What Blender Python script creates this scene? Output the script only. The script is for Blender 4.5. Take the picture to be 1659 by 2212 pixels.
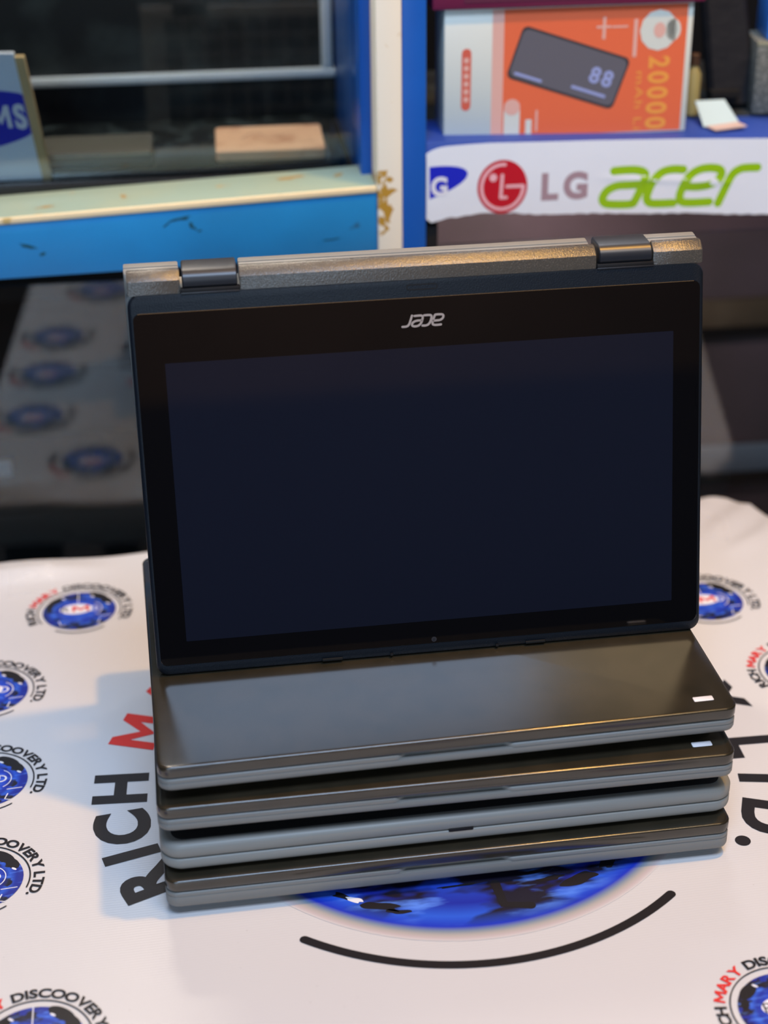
import bpy, bmesh, math, random
from mathutils import Vector, Matrix
for o in list(bpy.data.objects): bpy.data.objects.remove(o, do_unlink=True)
random.seed(7)
PI = math.pi
COL = bpy.context.scene.collection
SC = bpy.context.scene

# ------------------------------------------------------------------ camera
cam = bpy.data.cameras.new('camera'); camo = bpy.data.objects.new('camera', cam); COL.objects.link(camo)
camo.location = (-.1355, -.6357, .5607)
camo.rotation_euler = (1.0789, .0098, -.1629)
cam.sensor_fit = 'HORIZONTAL'; cam.sensor_width = 36.0; cam.lens = 36.0*3561.1/1659.0
cam.clip_start = .02
cam.dof.use_dof = True; cam.dof.focus_distance = .86; cam.dof.aperture_fstop = 6.3
SC.camera = camo
# ------------------------------------------------------------------ world, lights, exposure
w = bpy.data.worlds.new('world'); SC.world = w; w.use_nodes = True
w.node_tree.nodes['Background'].inputs[0].default_value = (.35, .47, .75, 1)
w.node_tree.nodes['Background'].inputs[1].default_value = .5
def light(name, loc, target, size, power, color, shape='DISK'):
    l = bpy.data.lights.new(name, 'AREA'); l.shape = shape; l.size = size; l.energy = power; l.color = color
    o = bpy.data.objects.new(name, l); COL.objects.link(o); o.location = loc
    o.rotation_euler = (Vector(target)-Vector(loc)).to_track_quat('-Z', 'Y').to_euler()
    return o
light('warm_spot_light', (.36, .02, 1.35), (.0, .08, 0), .07, 12.0, (1.0, .50, .08))
lf = light('ceiling_panel_light', (-.02, -.70, 1.72), (-.02, .05, .05), .80, 29.0, (.48, .67, .97), 'RECTANGLE'); lf.data.size_y = .46
lf = light('warm_panel_light', (.62, -.70, 1.72), (.3, .05, .05), .46, 8.0, (1.0, .76, .46), 'RECTANGLE'); lf.data.size_y = .46
light('front_fill_light', (-1.0, -2.5, 1.1), (0, .3, .2), 1.3, 27.0, (.54, .76, 1.0))  # added low cool fill, brightens the upright cabinet faces
light('front_wall_fill', (.3, -2.7, 1.75), (.1, -3.2, .9), .3, 24.0, (1.0, .80, .66))  # added fill on the front wall, so it mirrors brown in the screen
light('cabinet_fill_left', (-.15, .47, .70), (-.08, .53, .2), .10, 3.6, (1.0, .86, .70))  # added fill that lifts the dark left compartment
light('cabinet_fill_right', (.22, .50, .70), (.2, .48, .25), .12, .6, (.9, .93, 1.0))  # added fill for the right compartment
light('cabinet_fill_lower', (.13, .435, .216), (.18, .58, .06), .04, .62, (1.0, .85, .86))  # added fill below the right board, lights the panel behind the glass
lf = light('overhead_warm_fill', (.05, .14, 1.85), (.05, .14, 0), 1.7, 3.4, (1.0, .60, .28), 'RECTANGLE'); lf.data.size_y = .22  # added wide warm fill, gives the hinge facets their tan sheen
SC.view_settings.view_transform = 'Standard'; SC.view_settings.look = 'None'
SC.view_settings.gamma = 1; SC.view_settings.exposure = 0.0; SC.view_settings.use_curve_mapping = False

# ------------------------------------------------------------------ helpers
def tag(o, label=None, cat=None, group=None, kind=None):
    if label: o['label'] = label
    if cat: o['category'] = cat
    if group: o['group'] = group
    if kind: o['kind'] = kind
    return o
def empty(name, loc=(0, 0, 0), rz=0.0):
    o = bpy.data.objects.new(name, None); COL.objects.link(o)
    o.location = loc; o.rotation_euler = (0, 0, rz); o.empty_display_size = .02
    return o
class MB:
    def __init__(s): s.v = []; s.f = []; s.m = []
    def add(s, vs, fs, mi=0):
        b = len(s.v); s.v += [tuple(v) for v in vs]
        for f in fs: s.f.append([i+b for i in f]); s.m.append(mi)
    def build(s, name, mats, parent=None, smooth=True, fn=None, rot=None, loc=None, ang=35):
        vs = [fn(*v) for v in s.v] if fn else s.v
        me = bpy.data.meshes.new(name); me.from_pydata(vs, [], s.f)
        if not isinstance(mats, (list, tuple)): mats = [mats]
        for m in mats: me.materials.append(m)
        me.polygons.foreach_set('material_index', s.m)
        bm = bmesh.new(); bm.from_mesh(me); bmesh.ops.recalc_face_normals(bm, faces=bm.faces) if not getattr(s, 'flat', False) else None
        bm.to_mesh(me); bm.free()
        if smooth:
            me.polygons.foreach_set('use_smooth', [True]*len(me.polygons))
            me.set_sharp_from_angle(angle=math.radians(ang))
        o = bpy.data.objects.new(name, me); COL.objects.link(o)
        if parent: o.parent = parent
        if rot: o.rotation_euler = rot
        if loc: o.location = loc
        return o
def box(mb, x0, x1, y0, y1, z0, z1, mi=0, bev=0.0, slope=0.0):
    """box with chamfered edges, all 12 edges"""
    b = min(bev, (x1-x0)*.45, (y1-y0)*.45, (z1-z0)*.45)
    if b <= 0:
        vs = [(x, y, z) for z in (z0, z1) for y in (y0, y1) for x in (x0, x1)]
        fs = [(0, 2, 3, 1), (4, 5, 7, 6), (0, 1, 5, 4), (2, 6, 7, 3), (0, 4, 6, 2), (1, 3, 7, 5)]
        mb.add(vs, fs, mi); return
    slab(mb, lambda i: rrect(x0+i, x1-i, y0+i, y1-i, max(b-i, 0.0)+1e-5, 2), [(b, z0), (b*.3, z0+b*.3), (0, z0+b), (0, z1-b), (b*.3, z1-b*.3), (b, z1)], mi)
def rrect(x0, x1, y0, y1, r, n=6, notch=None):
    """CCW rounded rectangle starting at the front-left corner"""
    p = []
    for cx, cy, a0 in ((x0+r, y0+r, PI), (x1-r, y0+r, 1.5*PI), (x1-r, y1-r, 0), (x0+r, y1-r, .5*PI)):
        for k in range(n+1):
            a = a0+k*.5*PI/n; p.append((cx+r*math.cos(a), cy+r*math.sin(a)))
        if notch and a0 == PI:
            xa, xb, d, s = notch
            p += [(xa, y0), (xa+s, y0+d), (xb-s, y0+d), (xb, y0)]
    return p
def slab(mb, outline, levels, mi=0, cap0=True, cap1=True):
    rings = []
    for ins, z in levels:
        rings.append([(x, y, z) for x, y in outline(ins)])
    n = len(rings[0]); vs = [v for r in rings for v in r]; fs = []
    for k in range(len(rings)-1):
        for i in range(n):
            j = (i+1) % n
            fs.append((k*n+i, k*n+j, (k+1)*n+j, (k+1)*n+i))
    if cap0: fs.append(tuple(reversed(range(n))))
    if cap1: fs.append(tuple(range((len(rings)-1)*n, len(rings)*n)))
    mb.add(vs, fs, mi)
def extrude_x(mb, prof, x0, x1, mi=0, ch=0.0):
    """profile [(y,z)] closed, extruded along x"""
    cy = sum(p[0] for p in prof)/len(prof); cz = sum(p[1] for p in prof)/len(prof)
    n = len(prof); lv = [(x0, .9 if ch else 1), (x0+ch, 1), (x1-ch, 1), (x1, .9 if ch else 1)] if ch else [(x0, 1), (x1, 1)]
    vs = []; fs = []
    for x, s in lv:
        for y, z in prof: vs.append((x, cy+(y-cy)*s, cz+(z-cz)*s))
    for k in range(len(lv)-1):
        for i in range(n):
            j = (i+1) % n; fs.append((k*n+i, k*n+j, (k+1)*n+j, (k+1)*n+i))
    fs.append(tuple(reversed(range(n)))); fs.append(tuple(range((len(lv)-1)*n, len(lv)*n)))
    mb.add(vs, fs, mi)

# ------------------------------------------------------------------ materials
def mat(name, col, rough=.5, spec=.5, metal=0.0, noise=None, bump=None, coat=0.0, emit=None, trans=0.0, ior=1.45, alpha=1.0, speck=None):
    m = bpy.data.materials.new(name); m.use_nodes = True; nt = m.node_tree; N = nt.nodes; L = nt.links
    b = N['Principled BSDF']
    b.inputs['Base Color'].default_value = (*col, 1); b.inputs['Roughness'].default_value = rough
    b.inputs['Metallic'].default_value = metal; b.inputs['Specular IOR Level'].default_value = spec
    b.inputs['Coat Weight'].default_value = coat; b.inputs['Transmission Weight'].default_value = trans
    b.inputs['IOR'].default_value = ior; b.inputs['Alpha'].default_value = alpha
    tc = N.new('ShaderNodeTexCoord')
    src = None
    if noise:   # (scale, second colour, low, high, detail)
        n = N.new('ShaderNodeTexNoise'); n.inputs['Scale'].default_value = noise[0]; n.inputs['Detail'].default_value = noise[4] if len(noise) > 4 else 4
        L.new(tc.outputs['Object'], n.inputs['Vector'])
        r = N.new('ShaderNodeMapRange'); r.inputs[1].default_value = noise[2]; r.inputs[2].default_value = noise[3]
        L.new(n.outputs['Fac'], r.inputs[0])
        mx = N.new('ShaderNodeMix'); mx.data_type = 'RGBA'; mx.inputs[6].default_value = (*col, 1); mx.inputs[7].default_value = (*noise[1], 1)
        L.new(r.outputs[0], mx.inputs[0]); src = mx.outputs[2]
    if speck:   # (scale, colour, threshold)
        n = N.new('ShaderNodeTexNoise'); n.inputs['Scale'].default_value = speck[0]; n.inputs['Detail'].default_value = 2
        L.new(tc.outputs['Object'], n.inputs['Vector'])
        r = N.new('ShaderNodeMapRange'); r.inputs[1].default_value = speck[2]; r.inputs[2].default_value = speck[2]+.04
        L.new(n.outputs['Fac'], r.inputs[0])
        mx = N.new('ShaderNodeMix'); mx.data_type = 'RGBA'; mx.inputs[6].default_value = (*col, 1); mx.inputs[7].default_value = (*speck[1], 1)
        if src: L.new(src, mx.inputs[6])
        L.new(r.outputs[0], mx.inputs[0]); src = mx.outputs[2]
    if src: L.new(src, b.inputs['Base Color'])
    if bump:    # (scale, strength, distance)
        n = N.new('ShaderNodeTexNoise'); n.inputs['Scale'].default_value = bump[0]; n.inputs['Detail'].default_value = 3
        L.new(tc.outputs['Object'], n.inputs['Vector'])
        bp = N.new('ShaderNodeBump'); bp.inputs['Strength'].default_value = bump[1]; bp.inputs['Distance'].default_value = bump[2]
        L.new(n.outputs['Fac'], bp.inputs['Height']); L.new(bp.outputs['Normal'], b.inputs['Normal'])
    if emit: b.inputs['Emission Color'].default_value = (*emit[:3], 1); b.inputs['Emission Strength'].default_value = emit[3]
    return m
M = {}
M['lid'] = mat('dark_satin_lid', (.026, .021, .013), .19, 1.0, noise=(60, (.019, .016, .010), .4, .65), bump=(900, .03, .0002))
M['lid_edge'] = mat('dark_lid_edge', (.045, .045, .055), .38, .5, bump=(900, .08, .0004))
M['grey'] = mat('steel_grey_plastic', (.17, .172, .165), .42, .5, bump=(1200, .08, .0003))
M['greylight'] = mat('light_grey_plastic', (.21, .215, .205), .45, .5, bump=(1200, .08, .0003))
M['under'] = mat('black_underside', (.012, .012, .013), .6, .3)
M['rubber'] = mat('black_rubber', (.01, .01, .01), .8, .2)
M['silver'] = mat('silver_tab', (.72, .72, .76), .35, .5)
M['plast'] = mat('textured_black_plastic', (.007, .010, .015), .38, .26, bump=(1500, .35, .0006), speck=(2600, (.05, .06, .07), .70))
M['sheenplast'] = mat('black_plastic_painted_sheen', (.062, .057, .049), .26, 1.0, bump=(1500, .4, .0006), speck=(2600, (.22, .20, .17), .64))  # black plastic, warm lamp sheen put into its lighter tan colour
M['hinge'] = mat('glossy_black_hinge', (.014, .016, .021), .36, .6)
M['glass'] = mat('black_display_glass', (.0025, .0025, .003), .035, .5, ior=1.68)
M['lcd'] = mat('switched_off_lcd', (.0065, .0085, .017), .045, .5, ior=1.68)
M['logo'] = mat('grey_logo_ink', (.30, .26, .24), .5, .3)
M['black'] = mat('matte_black', (.006, .006, .007), .6, .3)
M['lens'] = mat('camera_lens', (.03, .03, .035), .1, .6)
M['key'] = mat('keyboard_keys', (.02, .02, .022), .5, .4)
M['ink'] = mat('black_print', (.012, .011, .014), .42, .4)
M['redink'] = mat('red_print', (.62, .035, .03), .42, .4)
M['whiteink'] = mat('white_print', (.72, .74, .82), .42, .4)
M['pinkink'] = mat('pale_print', (.80, .45, .50), .5, .3)

# ------------------------------------------------------------------ text
_g = {}
def glyph(ch, bold=.03):
    k = (ch, bold)
    if k in _g: return _g[k]
    if ch == 'M':
        H_, W_, t_ = .70, .80, .10+bold*1.6; m_ = W_/2
        vs = [(0, 0), (t_, 0), (t_, H_*.60), (m_, .10), (W_-t_, H_*.60), (W_-t_, 0), (W_, 0), (W_, H_), (W_-t_*1.05, H_), (m_, .34), (t_*1.05, H_), (0, H_)]
        _g[k] = (vs, [list(range(12))]); return _g[k]
    c = bpy.data.curves.new('t', 'FONT'); c.body = ch; c.size = 1; c.offset = bold; c.resolution_u = 5
    o = bpy.data.objects.new('t', c); COL.objects.link(o)
    dg = bpy.context.evaluated_depsgraph_get(); me = bpy.data.meshes.new_from_object(o.evaluated_get(dg))
    vs = [(v.co.x, v.co.y) for v in me.vertices]; fs = [list(p.vertices) for p in me.polygons]
    bpy.data.objects.remove(o, do_unlink=True); bpy.data.curves.remove(c); bpy.data.meshes.remove(me)
    _g[k] = (vs, fs); return _g[k]
def bounds(vs): return min(v[0] for v in vs), max(v[0] for v in vs), min(v[1] for v in vs), max(v[1] for v in vs)
def put_text(mb, s, x, y, h, mi=0, bold=.03, stretch=1.0, gap=.12, fn=lambda a, b: (a, b, 0), shear=0.0, fitw=None):
    """flat text, cap height h, left-bottom at x,y"""
    cap = bounds(glyph('H', bold)[0]); H = cap[3]-cap[2]; sc = h/H
    tot = 0; items = []
    for ch in s:
        if ch == ' ': tot += .35; continue
        vs, fs = glyph(ch, bold); b = bounds(vs); items.append((vs, fs, b, tot)); tot += (b[1]-b[0])*stretch+gap
    tot -= gap; kx = 1.0 if not fitw else fitw/(tot*sc)
    for vs, fs, b, t in items:
        mb.add([fn(x+((v[0]-b[0])*stretch+t)*sc*kx+shear*(v[1]-cap[2])*sc, y+(v[1]-cap[2])*sc) for v in vs], fs, mi)
def catmull(P, n=8, closed=False):
    out = []
    Q = [P[0]]+P+[P[-1]] if not closed else [P[-1]]+P+[P[0], P[1]]
    for i in range(1, len(Q)-2):
        p0, p1, p2, p3 = Q[i-1:i+3]
        for k in range(n):
            t = k/n
            out.append(tuple(.5*(2*p1[a]+(p2[a]-p0[a])*t+(2*p0[a]-5*p1[a]+4*p2[a]-p3[a])*t*t+(3*p1[a]-p0[a]-3*p2[a]+p3[a])*t**3) for a in (0, 1)))
    if not closed: out.append(P[-1])
    return out
def ribbon(mb, pts, wd, mi=0, fn=lambda a, b: (a, b, 0), caps=True):
    n = len(pts); L_, R_ = [], []
    for i in range(n):
        a = pts[max(i-1, 0)]; b = pts[min(i+1, n-1)]
        dx, dy = b[0]-a[0], b[1]-a[1]; d = math.hypot(dx, dy) or 1; nx, ny = -dy/d*wd/2, dx/d*wd/2
        L_.append(fn(pts[i][0]+nx, pts[i][1]+ny)); R_.append(fn(pts[i][0]-nx, pts[i][1]-ny))
    mb.add(L_+R_, [(i, n+i, n+i+1, i+1) for i in range(n-1)], mi)
    if caps:
        for p, q in ((pts[0], pts[1]), (pts[-1], pts[-2])):
            a0 = math.atan2(p[1]-q[1], p[0]-q[0])
            c = [fn(p[0]+wd/2*math.cos(a0-PI/2+k*PI/8), p[1]+wd/2*math.sin(a0-PI/2+k*PI/8)) for k in range(9)]
            mb.add(c, [tuple(range(9))], mi)
def disc(mb, cx, cy, rx, ry, mi=0, fn=lambda a, b: (a, b, 0), n=48, rot=0.0):
    mb.add([fn(cx+rx*math.cos(2*PI*k/n)*math.cos(rot)-ry*math.sin(2*PI*k/n)*math.sin(rot), cy+rx*math.cos(2*PI*k/n)*math.sin(rot)+ry*math.sin(2*PI*k/n)*math.cos(rot)) for k in range(n)], [tuple(range(n))], mi)
def arc(cx, cy, r, a0, a1, n=32): return [(cx+r*math.cos(math.radians(a0+(a1-a0)*k/n)), cy+r*math.sin(math.radians(a0+(a1-a0)*k/n))) for k in range(n+1)]
ACER = [[(215, 322), (330, 315), (430, 318), (500, 345), (505, 400), (470, 500), (425, 600), (390, 628), (250, 630), (150, 618), (120, 570), (160, 500), (250, 458), (360, 452), (480, 448)],
        [(860, 322), (760, 318), (670, 340), (600, 400), (555, 490), (535, 570), (560, 618), (640, 630), (790, 628)],
        [(890, 478), (1010, 482), (1120, 465), (1200, 420), (1225, 360), (1190, 322), (1090, 312), (990, 335), (910, 400), (865, 490), (845, 570), (870, 618), (950, 630), (1130, 625)],
        [(1215, 640), (1260, 530), (1300, 430), (1345, 360), (1410, 325), (1480, 318), (1560, 318)]]
def acer(mb, x, y, wd, hh, th, mi, fn):
    """word mark in an x..x+wd, y..y+hh box"""
    for st in ACER:
        pts = [((p[0]-90)/1490*wd+x, (650-p[1])/365*hh+y) for p in catmull([(float(a), float(b)) for a, b in st], 6)]
        ribbon(mb, pts, th, mi, fn)

# ================================================================== THE ROOM
M['floor'] = mat('dark_floor', (.05, .035, .028), .6, .3, noise=(6, (.035, .026, .02), .4, .6))
M['wall'] = mat('brown_wall', (.24, .18, .15), .8, .2, noise=(3, (.20, .15, .12), .4, .6))
M['clothes_band'] = mat('navy_mirrored_clothes', (.035, .045, .085), .6, .3)  # navy lower wall added, its screen reflection stands for a viewer's dark clothes
M['ceil'] = mat('ceiling_paint', (.30, .28, .26), .9, .1)
FZ = -.78
def structure(name, bx, m, fn=None):
    mb = MB(); box(mb, *bx); o = mb.build(name, m, smooth=False); return tag(o, kind='structure')
structure('floor', (-3, 3, -3.2, 1.6, FZ-.05, FZ), M['floor'])
structure('wall_back', (-3, 3, 1.5, 1.6, FZ, 2.0), M['wall'])
structure('wall_left', (-3.1, -3, -3.2, 1.6, FZ, 2.0), M['wall'])
structure('wall_right', (3, 3.1, -3.2, 1.6, FZ, 2.0), M['wall'])
structure('ceiling', (-3.1, 3.1, -3.3, 1.6, 2.0, 2.05), M['ceil'])
mb = MB(); box(mb, -3, 3, -3.3, -3.2, FZ, .29, 1); box(mb, -3, 3, -3.3, -3.2, .29, 2.0, 0)
tag(mb.build('wall_front', [M['wall'], M['clothes_band']], smooth=False), kind='structure')

# ================================================================== THE TABLE AND ITS BANNER
M['wood'] = mat('dark_table_wood', (.05, .03, .02), .5, .4, noise=(8, (.03, .018, .012), .3, .7))
XRT = [(-.36, .382), (0, .345), (.129, .329), (.208, .319), (.29, .309), (.318, .304), (.333, .299), (.345, .293), (.355, .2865), (.362, .280), (.368, .274)]
def xr(y):
    for a, b in zip(XRT, XRT[1:]):
        if y <= b[0]: return a[1]+(b[1]-a[1])*(y-a[0])/(b[0]-a[0])
    return XRT[-1][1]
XL = -.278
t = empty('display_table', (0, 0, FZ))
tag(t, 'low dark wooden table that carries the banner and the stack of laptops', 'table')
mb = MB(); ys = [-.35+.72*k/24 for k in range(25)]; ys = [min(y, .362) for y in ys]
prof = [(XL+.004, ys[0])]+[(xr(y)-.006, y) for y in ys]+[(XL+.004, ys[-1])]
slab(mb, lambda i: prof, [(0, -.028-FZ), (0, -.0015-FZ)])
mb.build('table_top', M['wood'], t, smooth=False)
for x in (-.24, .22):
    for y in (-.3, .3):
        mb = MB(); box(mb, x-.02, x+.02, y-.02, y+.02, 0, -.028-FZ, bev=.003); mb.build('leg', M['wood'], t)
# banner cloth
def bz(x, y):
    z = 0.0
    if y > .322:
        f = min((y-.322)/.03, 1)
        z += f*.0028*math.sin(x*26+1.2)**2
        if x < -.16: z += .006*math.exp(-((y-.350-.04*(x+.24))/.006)**2)*min(1, (-.16-x)/.05)
    if x > .235 and y > .29:
        f = min((x-.235)/.02, 1)*min((y-.29)/.02, 1)
        z += f*.0016*(1+math.sin((x*.8-y)*190))
    return z
def banner_mat():
    m = mat('banner_vinyl', (.58, .585, .60), .34, .45, noise=(3.0, (.56, .565, .59), .35, .65))
    nt = m.node_tree; N = nt.nodes; L = nt.links; b = N['Principled BSDF']
    tc = N.new('ShaderNodeTexCoord')
    # dirt marks, stretched smudges
    mp = N.new('ShaderNodeMapping'); mp.inputs['Scale'].default_value = (1, 2.2, 1); L.new(tc.outputs['Object'], mp.inputs[0])
    n1 = N.new('ShaderNodeTexNoise'); n1.inputs['Scale'].default_value = 42; n1.inputs['Detail'].default_value = 6; n1.inputs['Roughness'].default_value = .75; L.new(mp.outputs[0], n1.inputs['Vector'])
    r1 = N.new('ShaderNodeMapRange'); r1.inputs[1].default_value = .695; r1.inputs[2].default_value = .76; L.new(n1.outputs['Fac'], r1.inputs[0])
    n2 = N.new('ShaderNodeTexNoise'); n2.inputs['Scale'].default_value = 600; n2.inputs['Detail'].default_value = 1; L.new(tc.outputs['Object'], n2.inputs['Vector'])
    r2 = N.new('ShaderNodeMapRange'); r2.inputs[1].default_value = .79; r2.inputs[2].default_value = .83; L.new(n2.outputs['Fac'], r2.inputs[0])
    ad = N.new('ShaderNodeMath'); ad.operation = 'MAXIMUM'; L.new(r1.outputs[0], ad.inputs[0]); L.new(r2.outputs[0], ad.inputs[1])
    ml = N.new('ShaderNodeMath'); ml.operation = 'MULTIPLY'; ml.inputs[1].default_value = .55; L.new(ad.outputs[0], ml.inputs[0])
    mx = N.new('ShaderNodeMix'); mx.data_type = 'RGBA'; mx.inputs[7].default_value = (.22, .2, .19, 1)
    old = b.inputs['Base Color'].links[0].from_socket
    L.new(old, mx.inputs[6]); L.new(ml.outputs[0], mx.inputs[0]); L.new(mx.outputs[2], b.inputs['Base Color'])
    # woven threads of the vinyl + gentle waves
    wv = N.new('ShaderNodeTexWave'); wv.bands_direction = 'Y'; wv.inputs['Scale'].default_value = 180; wv.inputs['Distortion'].default_value = .6; L.new(tc.outputs['Object'], wv.inputs['Vector'])
    ng = N.new('ShaderNodeTexNoise'); ng.inputs['Scale'].default_value = 9; L.new(tc.outputs['Object'], ng.inputs['Vector'])
    b1 = N.new('ShaderNodeBump'); b1.inputs['Strength'].default_value = .12; b1.inputs['Distance'].default_value = .0002; L.new(wv.outputs['Fac'], b1.inputs['Height'])
    b2 = N.new('ShaderNodeBump'); b2.inputs['Strength'].default_value = .5; b2.inputs['Distance'].default_value = .002; L.new(ng.outputs['Fac'], b2.inputs['Height']); L.new(b1.outputs[0], b2.inputs['Normal'])
    L.new(b2.outputs[0], b.inputs['Normal'])
    return m
M['banner'] = banner_mat()
ban = MB(); NX, NY = 120, 110
rows = [-.35+.717*k/(NY-1) for k in range(NY)]
vs = []
for y in rows:
    vs += [(XL+(xr(y)-XL)*i/NX, y, bz(XL+(xr(y)-XL)*i/NX, y)) for i in range(NX+1)]
fs = [(j*(NX+1)+i, j*(NX+1)+i+1, (j+1)*(NX+1)+i+1, (j+1)*(NX+1)+i) for j in range(NY-1) for i in range(NX)]
ban.add(vs, fs)
# hem: hangs over each border
per = [(i, 0) for i in range(NX+1)]+[(NX, j) for j in range(1, NY)]+[(i, NY-1) for i in range(NX-1, -1, -1)]+[(0, j) for j in range(NY-2, 0, -1)]
ring0 = [vs[j*(NX+1)+i] for i, j in per]; cxm, cym = .0, .0
def outp(v, d, dz): 
    k = math.hypot(v[0]-0, v[1]-0); return (v[0]+v[0]/k*d, v[1]+v[1]/k*d, v[2]+dz)
rr = [ring0, [outp(v, .0020, -.0006) for v in ring0], [outp(v, .0032, -.003) for v in ring0], [outp(v, .0034, -.035) for v in ring0]]
n = len(per); ban.add([v for r in rr for v in r], [(k*n+i, k*n+(i+1) % n, (k+1)*n+(i+1) % n, (k+1)*n+i) for k in range(3) for i in range(n)])
banner = ban.build('banner_cloth', M['banner'], ang=60)
tag(banner, 'white printed vinyl banner with blue globe logos spread over the table', 'tablecloth')

# printed logos
def globe_mat(name, R, big=False):
    m = bpy.data.materials.new(name); m.use_nodes = True; nt = m.node_tree; N = nt.nodes; L = nt.links; b = N['Principled BSDF']
    b.inputs['Roughness'].default_value = .4
    tc = N.new('ShaderNodeTexCoord')
    mp = N.new('ShaderNodeMapping'); mp.inputs['Scale'].default_value = (1/R,)*3; L.new(tc.outputs['Object'], mp.inputs[0])
    ln = N.new('ShaderNodeVectorMath'); ln.operation = 'LENGTH'; L.new(mp.outputs[0], ln.inputs[0])
    cr = N.new('ShaderNodeValToRGB'); L.new(ln.outputs['Value'], cr.inputs[0]); e = cr.color_ramp.elements
    if big:
        e[0].position = 0; e[0].color = (.03, .12, .60, 1); e[1].position = 1; e[1].color = (.57, .57, .59, 1)
        for p_, c_ in ((.70, (.015, .06, .50)), (.80, (.008, .02, .34)), (.87, (.02, .10, .66)), (.925, (.008, .03, .50)), (.95, (.20, .26, .34)), (.968, (.40, .38, .37)), (.985, (.50, .44, .46))):
            q = e.new(p_); q.color = (*c_, 1)
    else:
        e[0].position = 0; e[0].color = (.02, .10, .55, 1); e[1].position = 1; e[1].color = (.01, .02, .25, 1)
        for p_, c_ in ((.45, (.012, .05, .50)), (.62, (.006, .02, .30)), (.72, (.02, .09, .55)), (.85, (.006, .018, .28))):
            q = e.new(p_); q.color = (*c_, 1)
    mp2 = N.new('ShaderNodeMapping'); mp2.inputs['Scale'].default_value = (1.0, 2.4, 1) if big else (1.3, 1.9, 1); mp2.inputs['Location'].default_value = (3.1, 1.7, 0); L.new(mp.outputs[0], mp2.inputs[0])
    n1 = N.new('ShaderNodeTexNoise'); n1.inputs['Scale'].default_value = 2.6 if big else 1.8; n1.inputs['Detail'].default_value = 3; L.new(mp2.outputs[0], n1.inputs['Vector'])
    r1 = N.new('ShaderNodeMapRange'); r1.inputs[1].default_value = .455 if big else .53; r1.inputs[2].default_value = .53 if big else .57; L.new(n1.outputs['Fac'], r1.inputs[0])
    lim = N.new('ShaderNodeMapRange')
    L.new(ln.outputs['Value'], lim.inputs[0])
    if big: lim.inputs[1].default_value = .93; lim.inputs[2].default_value = .86
    else: lim.inputs[1].default_value = .5; lim.inputs[2].default_value = .7
    mu = N.new('ShaderNodeMath'); mu.operation = 'MULTIPLY'; L.new(r1.outputs[0], mu.inputs[0]); L.new(lim.outputs[0], mu.inputs[1])
    m1 = N.new('ShaderNodeMix'); m1.data_type = 'RGBA'; m1.inputs[7].default_value = (.008, .007, .02, 1); L.new(mu.outputs[0], m1.inputs[0]); L.new(cr.outputs[0], m1.inputs[6])
    # bright streaks
    mp3 = N.new('ShaderNodeMapping'); mp3.inputs['Scale'].default_value = (1.0, 3.6, 1); mp3.inputs['Location'].default_value = (7.3, .4, 0); L.new(mp.outputs[0], mp3.inputs[0])
    n2 = N.new('ShaderNodeTexNoise'); n2.inputs['Scale'].default_value = 3.1; n2.inputs['Detail'].default_value = 4; L.new(mp3.outputs[0], n2.inputs['Vector'])
    r2 = N.new('ShaderNodeMapRange'); r2.inputs[1].default_value = .54; r2.inputs[2].default_value = .66; r2.inputs[4].default_value = .85 if big else .5; L.new(n2.outputs['Fac'], r2.inputs[0])
    m2 = N.new('ShaderNodeMix'); m2.data_type = 'RGBA'; m2.inputs[7].default_value = (.10, .26, .90, 1); mu2 = N.new('ShaderNodeMath'); mu2.operation = 'MULTIPLY'; L.new(r2.outputs[0], mu2.inputs[0]); L.new(lim.outputs[0], mu2.inputs[1]) if big else None; mu2.inputs[1].default_value = 1.0; L.new(mu2.outputs[0], m2.inputs[0]); L.new(m1.outputs[2], m2.inputs[6])
    L.new(m2.outputs[2], b.inputs['Base Color'])
    return m
M['globe'] = globe_mat('printed_globe_blue', .0235); M['bigglobe'] = globe_mat('printed_big_globe_blue', .1350, True)
TXT = 'RICH MARY DISCOOVERY LTD.'
def ring_text(mb, r, cap, a_start, a_end, bold=.035, stretch=1.15):
    """text clockwise on a circle, baseline radius r"""
    capb = bounds(glyph('H', bold)[0]); sc = cap/(capb[3]-capb[2]); tot = 0; it = []
    for i, ch in enumerate(TXT):
        if ch == ' ': tot += .40; continue
        vs, fs = glyph(ch, bold); b = bounds(vs); wv = (b[1]-b[0])*stretch
        it.append((ch, i, vs, fs, b, tot+wv/2)); tot += wv+.10
    tot -= .10
    for ch, i, vs, fs, b, c in it:
        a = math.radians(a_start+(a_end-a_start)*c/tot)
        er = (math.cos(a), math.sin(a)); et = (math.sin(a), -math.cos(a))
        mi = 2 if 5 <= i <= 8 else 1
        out = []
        for v in vs:
            u = (v[0]-(b[0]+b[1])/2)*stretch*sc; h = r+(v[1]-capb[2])*sc
            out.append((er[0]*h+et[0]*u, er[1]*h+et[1]*u, .00005))
        mb.add(out, fs, mi)
LOGO_MATS = [None, M['ink'], M['redink'], M['whiteink']]
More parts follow.
